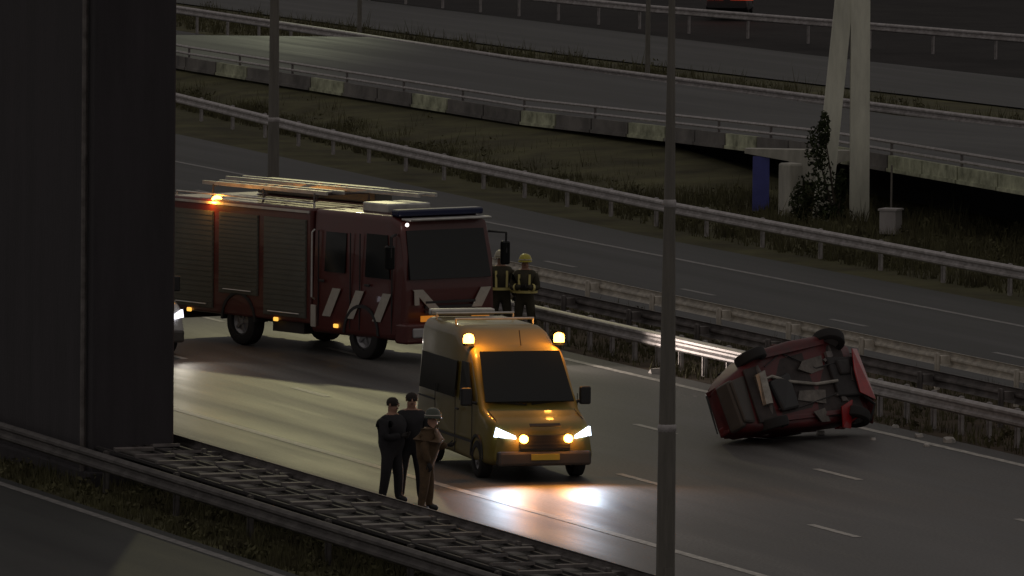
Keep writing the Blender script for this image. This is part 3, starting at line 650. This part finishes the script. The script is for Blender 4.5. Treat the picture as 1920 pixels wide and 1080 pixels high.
# ------------------------------------------------------------------ people
def skin_mesh(verts, edges, radii, root, mats, pick):
    me = bpy.data.meshes.new('tmp'); me.from_pydata([tuple(v) for v in verts], edges, [])
    o = bpy.data.objects.new('tmp', me); col.objects.link(o)
    md = o.modifiers.new('s', 'SKIN'); md.use_smooth_shade = True
    for i, r in enumerate(radii):
        sv = me.skin_vertices[0].data[i]; sv.radius = r if hasattr(r, '__len__') else (r, r); sv.use_root = (i == root)
    sb = o.modifiers.new('d', 'SUBSURF'); sb.levels = 2; sb.render_levels = 2
    dg = bpy.context.evaluated_depsgraph_get(); ev = o.evaluated_get(dg)
    out = bpy.data.meshes.new_from_object(ev, depsgraph=dg)
    bpy.data.objects.remove(o); bpy.data.meshes.remove(me)
    out.materials.clear()
    for m_ in mats: out.materials.append(m_)
    for p in out.polygons: p.material_index = pick(p.center); p.use_smooth = True
    return out
def hand_mesh(d, curl):
    b = MB(); d = Vector(d).normalized(); sd = d.orthogonal().normalized(); nn = d.cross(sd)
    b.tube([(0, 0, 0), d*.05, d*.095], [.026, .040, .036], 8)
    for k, ln in enumerate((.070, .080, .075, .058)):
        o_ = sd*(.028-.019*k)+d*.088
        b.tube([o_, o_+d*ln*.5+nn*curl*.3*ln, o_+d*ln*.85+nn*curl*ln], [.0105, .0095, .007], 6)
    o_ = sd*.035+d*.03
    b.tube([o_, o_+sd*.03+d*.025, o_+sd*.04+d*.06+nn*.015], [.013, .012, .009], 6)
    return b
def person(label, loc, face, h=1.78, jacket='navy', trousers='navy', head='hair', arms='down', lean=0., stripes=None, group=None, legs=.0, bulk=1.):
    """face: heading in radians about Z; local +X is forward"""
    t = thing('person', label, 'person', loc, face, group=group)
    k = h/1.78; ln = lambda z: lean*max(0, z-.95)
    P = {}
    def p(n, x, y, z): P[n] = Vector((x+ln(z), y, z))*k
    p('pel', 0, 0, .95); p('wa', 0, 0, 1.12); p('ch', 0.0, 0, 1.30); p('up', 0, 0, 1.43); p('nk', .01, 0, 1.53); p('hd0', .02, 0, 1.60); p('hd', .03, 0, 1.69)
    for s, q in ((1, 'l'), (-1, 'r')):
        st = legs*s+.05*s; sw = .03*(bulk > 1.2)
        p('hip'+q, 0, s*.10, .88); p('kn'+q, .02+st*.5, s*(.12+sw), .49); p('an'+q, -.02+st, s*(.14+sw), .09); p('to'+q, .15+st, s*(.17+sw), .045); p('sh'+q, 0, s*.19, 1.41)
        if arms == 'down': p('el'+q, -.02, s*.27, 1.13); p('wr'+q, .06, s*.28, .90)
        elif arms == 'folded': p('el'+q, .05, s*.27, 1.13); p('wr'+q, .26, s*.07, 1.17)
        elif arms == 'point': p('el'+q, .10 if s > 0 else -.02, s*.28, 1.14); p('wr'+q, .32 if s > 0 else .08, s*.25, 1.18 if s > 0 else .90)
    names = list(P); ix = {n: i for i, n in enumerate(names)}
    E_ = [('pel', 'wa'), ('wa', 'ch'), ('ch', 'up'), ('up', 'nk'), ('nk', 'hd0'), ('hd0', 'hd')]
    for q in 'lr': E_ += [('pel', 'hip'+q), ('hip'+q, 'kn'+q), ('kn'+q, 'an'+q), ('an'+q, 'to'+q), ('up', 'sh'+q), ('sh'+q, 'el'+q), ('el'+q, 'wr'+q)]
    rad = dict(pel=(.155, .14), wa=(.165, .13), ch=(.19, .14), up=(.15, .115), nk=(.065, .065), hd0=(.085, .095), hd=(.088, .105))
    rl = dict(hip=.105, kn=.078, an=.062, to=.050, sh=.088, el=.062, wr=.045)
    rr = [tuple(x*k*(bulk if n in ('pel', 'wa', 'ch', 'up') else 1) for x in rad[n]) if n in rad else rl[n[:-1]]*k*(1 if n[:2] == 'to' else (min(bulk, 1.18) if n[:2] in ('hi', 'kn', 'an') else min(bulk, 1.4))) for n in names]
    zc = P['nk'].z
    def pick(c):
        if c.z > zc-.01*k: return 2
        if c.z < .12*k: return 3
        if c.z < .92*k and abs(c.y) < .235*k: return 1
        return 0
    me = skin_mesh([P[n] for n in names], [(ix[a], ix[b_]) for a, b_ in E_], rr, ix['pel'], [MT[jacket], MT[trousers], MT['skin'], MT['black']], pick)
    me.name = 'body'; link('body', me, t)
    for q in 'lr':
        d = (P['wr'+q]-P['el'+q]); hm = hand_mesh(d, .6); o = hm.build('hand', MT['glove'], t, P['wr'+q])
    hd = P['hd']
    fb = MB(); fb.tube([hd+Vector((.098, 0, .02)), hd+Vector((.122, 0, -.025)), hd+Vector((.10, 0, -.035))], [.008, .016, .010], 6); fb.build('nose', MT['skin'], t)
    for s in (-1, 1):
        e = MB(); e.lathe([(.012, -.004), (.015, .004), (.008, .012)], 8, hd+Vector((.088, s*.035, .015)), 'X'); e.build('eye', MT['black'], t)
        e = MB(); e.bbox(hd+Vector((.0, s*.095, -.005)), (.035, .018, .06), .007); e.build('ear', MT['skin'], t)
    mo = MB(); mo.box(hd+Vector((.094, 0, -.065)), (.01, .05, .012)); mo.build('mouth', MT['red_wreck'], t)
    if head == 'hair':
        hb_ = MB(); hb_.lathe([(.102, -.02), (.108, .03), (.095, .08), (.055, .115), (.01, .125)], 14, hd+Vector((-.018, 0, .0))); hb_.build('hair', MT['hair'], t, smooth=True)
    else:
        hb_ = MB(); hb_.lathe([(.150, -.005), (.150, .012), (.134, .03), (.130, .08), (.105, .135), (.05, .165), (.01, .17)], 18, hd+Vector((-.005, 0, .0)))
        ho = hb_.build('helmet', MT[head], t, smooth=True)
        rb = MB(); rb.tube([hd+Vector((-.005+.139*math.cos(a), .139*math.sin(a), .045)) for a in [2*math.pi*j/20 for j in range(21)]], .011, 5); rb.build('reflective_band', MT['retro'], ho)
        cr = MB(); cr.tube([hd+Vector((.13, 0, .06)), hd+Vector((.06, 0, .15)), hd+Vector((-.06, 0, .16)), hd+Vector((-.13, 0, .06))], .014, 6); cr.build('crest', MT[head], ho)
    if stripes:
        def band(z, rx, ry, hh, m_):
            b = MB(); n_ = 20; V = []
            for zz in (-hh/2, hh/2):
                for j in range(n_):
                    a = 2*math.pi*j/n_; V.append(Vector(((rx*math.cos(a)+ln(z)), ry*math.sin(a), z+zz))*k)
            b.add(V, [(j, (j+1) % n_, n_+(j+1) % n_, n_+j) for j in range(n_)]); o = b.build('reflective_band', MT[m_], t); return o
        band(1.06, .172*bulk, .205*bulk, .055, stripes)
        for s in (-1, 1):
            for fx in (-1, 1):
                b = MB(); b.slab([Vector((fx*.150*bulk+ln(1.1), s*.085, 1.09))*k, Vector((fx*.150*bulk+ln(1.1), s*.13, 1.09))*k, Vector((fx*.135*bulk+ln(1.4), s*.135, 1.43))*k, Vector((fx*.135*bulk+ln(1.4), s*.09, 1.43))*k], -.012*fx)
                b.build('reflective_strip', MT[stripes], t)
            e = P['el'+('l' if s > 0 else 'r')]; wv = P['wr'+('l' if s > 0 else 'r')]
            b = MB(); c_ = e.lerp(wv, .55); d_ = (wv-e).normalized()*.03; b.tube([c_-d_, c_+d_], .066*k*bulk, 10, cap=False); b.build('cuff_band', MT[stripes], t)
    return t
person('person with short dark hair in dark clothes, leftmost of the three by the guide rail', (2.95, -3.25, 0), R(35), 1.80, 'navy', 'navy', 'hair', 'folded', group='people by the guide rail', bulk=1.55)
person('tallest dark haired person standing behind the two others at the guide rail', (2.75, -2.82, 0), R(-15), 1.86, 'navy', 'navy', 'hair', 'down', group='people by the guide rail', bulk=1.5)
person('stocky person in a tan coat and dark helmet with a pale band', (4.5, -3.16, 0), R(62), 1.70, 'brown', 'brown', 'helmet_g', 'point', lean=.12, group='people by the guide rail', bulk=1.75)
person('firefighter in a bright yellow helmet and striped dark coat behind the yellow van', (-29.0, 10.85, 0), R(-25), 1.80, 'turnout', 'turnout', 'helmet_y', 'folded', stripes='retro_y', group='firefighters beside the fire engine', bulk=1.3)
person('firefighter in a pale helmet and striped dark coat, nearer the fire engine', (-29.5, 10.48, 0), R(-15), 1.86, 'turnout', 'turnout', 'helmet_w', 'down', stripes='retro_y', group='firefighters beside the fire engine', bulk=1.3)

# ------------------------------------------------------------------ red tail light far away at the top edge
ft = thing('car', 'distant car at the very top edge showing a red tail lamp glow', 'car', (-179.6, 74.6, .15), R(155))
b = MB(); b.loft([(2.1, .3, .7, .7, .65, .1), (1.8, .2, .85, .85, .78, .1), (.9, .2, .95, .86, .8, .1), (-1.9, .2, 1.0, .86, .8, .1), (-2.1, .35, .9, .8, .74, .1)], 3); b.build('body', MT['black'], ft, smooth=True)
b = MB(); b.loft([(.8, .9, .98, .75, .7, .03), (.1, .9, 1.4, .76, .58, .08), (-1.0, .9, 1.42, .76, .58, .08), (-1.8, .9, 1.0, .74, .66, .04)], 3); b.build('cabin', MT['glass'], ft, smooth=True)
for s in (-1, 1):
    for xx in (-1.3, 1.3): wheel('wheel', ft, (xx, s*.75, .31), .31, .2, s)
    b = MB(); b.bbox((-2.1, s*.6, .78), (.1, .95, .2), .03); b.build('tail_light', MT['tail'], ft)

# ------------------------------------------------------------------ grass and weeds on the verges (nobody could count them)
def grass(name, n, xr, yr, hh, avoid=None):
    b = MB()
    for _ in range(n):
        x = rnd.uniform(*xr); y = rnd.uniform(*yr) if not callable(yr) else yr(x)
        if avoid and avoid(x, y): continue
        cl = .5+.5*math.sin(x*.9+2*math.sin(y*1.3))*math.cos(y*1.1+1.7*math.sin(x*.31))
        if rnd.random() > .25+.75*cl: continue
        hs = (.35+.9*cl)*(1.9 if rnd.random() < .05 else 1)
        a = rnd.uniform(0, math.pi)
        if rnd.random() < .05:
            for _q in range(14): leaf_cluster(b, (x, y, hh*.4*hs), (.2, .2, hh*.5*hs), 1, .05)
            continue
        for _k in range(4):
            a += 1.3; l = hh*hs*rnd.uniform(.5, 1.3); wd = .012+.02*hh
            dx, dy = math.cos(a), math.sin(a); tx, ty = rnd.uniform(-.4, .4)*l, rnd.uniform(-.4, .4)*l
            ox, oy = x+rnd.uniform(-.1, .1), y+rnd.uniform(-.1, .1)
            b.add([(ox-dx*wd, oy-dy*wd, -.05), (ox+dx*wd, oy+dy*wd, -.05), (ox+tx, oy+ty, l)], [(0, 1, 2)])
    return b.build(name, MT['blade'], kind='stuff')
grass('verge_grass', 14000, (-25, 40), (-8.35, -5.3), .16, lambda x, y: -10.6 < x < -1.4 and -7.4 < y < -5.6)
grass('median_grass', 10000, (-75, 25), (10.95, 15.7), .20)
grass('bank_grass', 22000, (-150, -25), lambda x: rnd.uniform(26.6+max(0, (-60-x)*.09), 35.5), .30)
grass('far_grass', 5000, (-190, -90), lambda x: rnd.uniform(49.5, 56), .35)
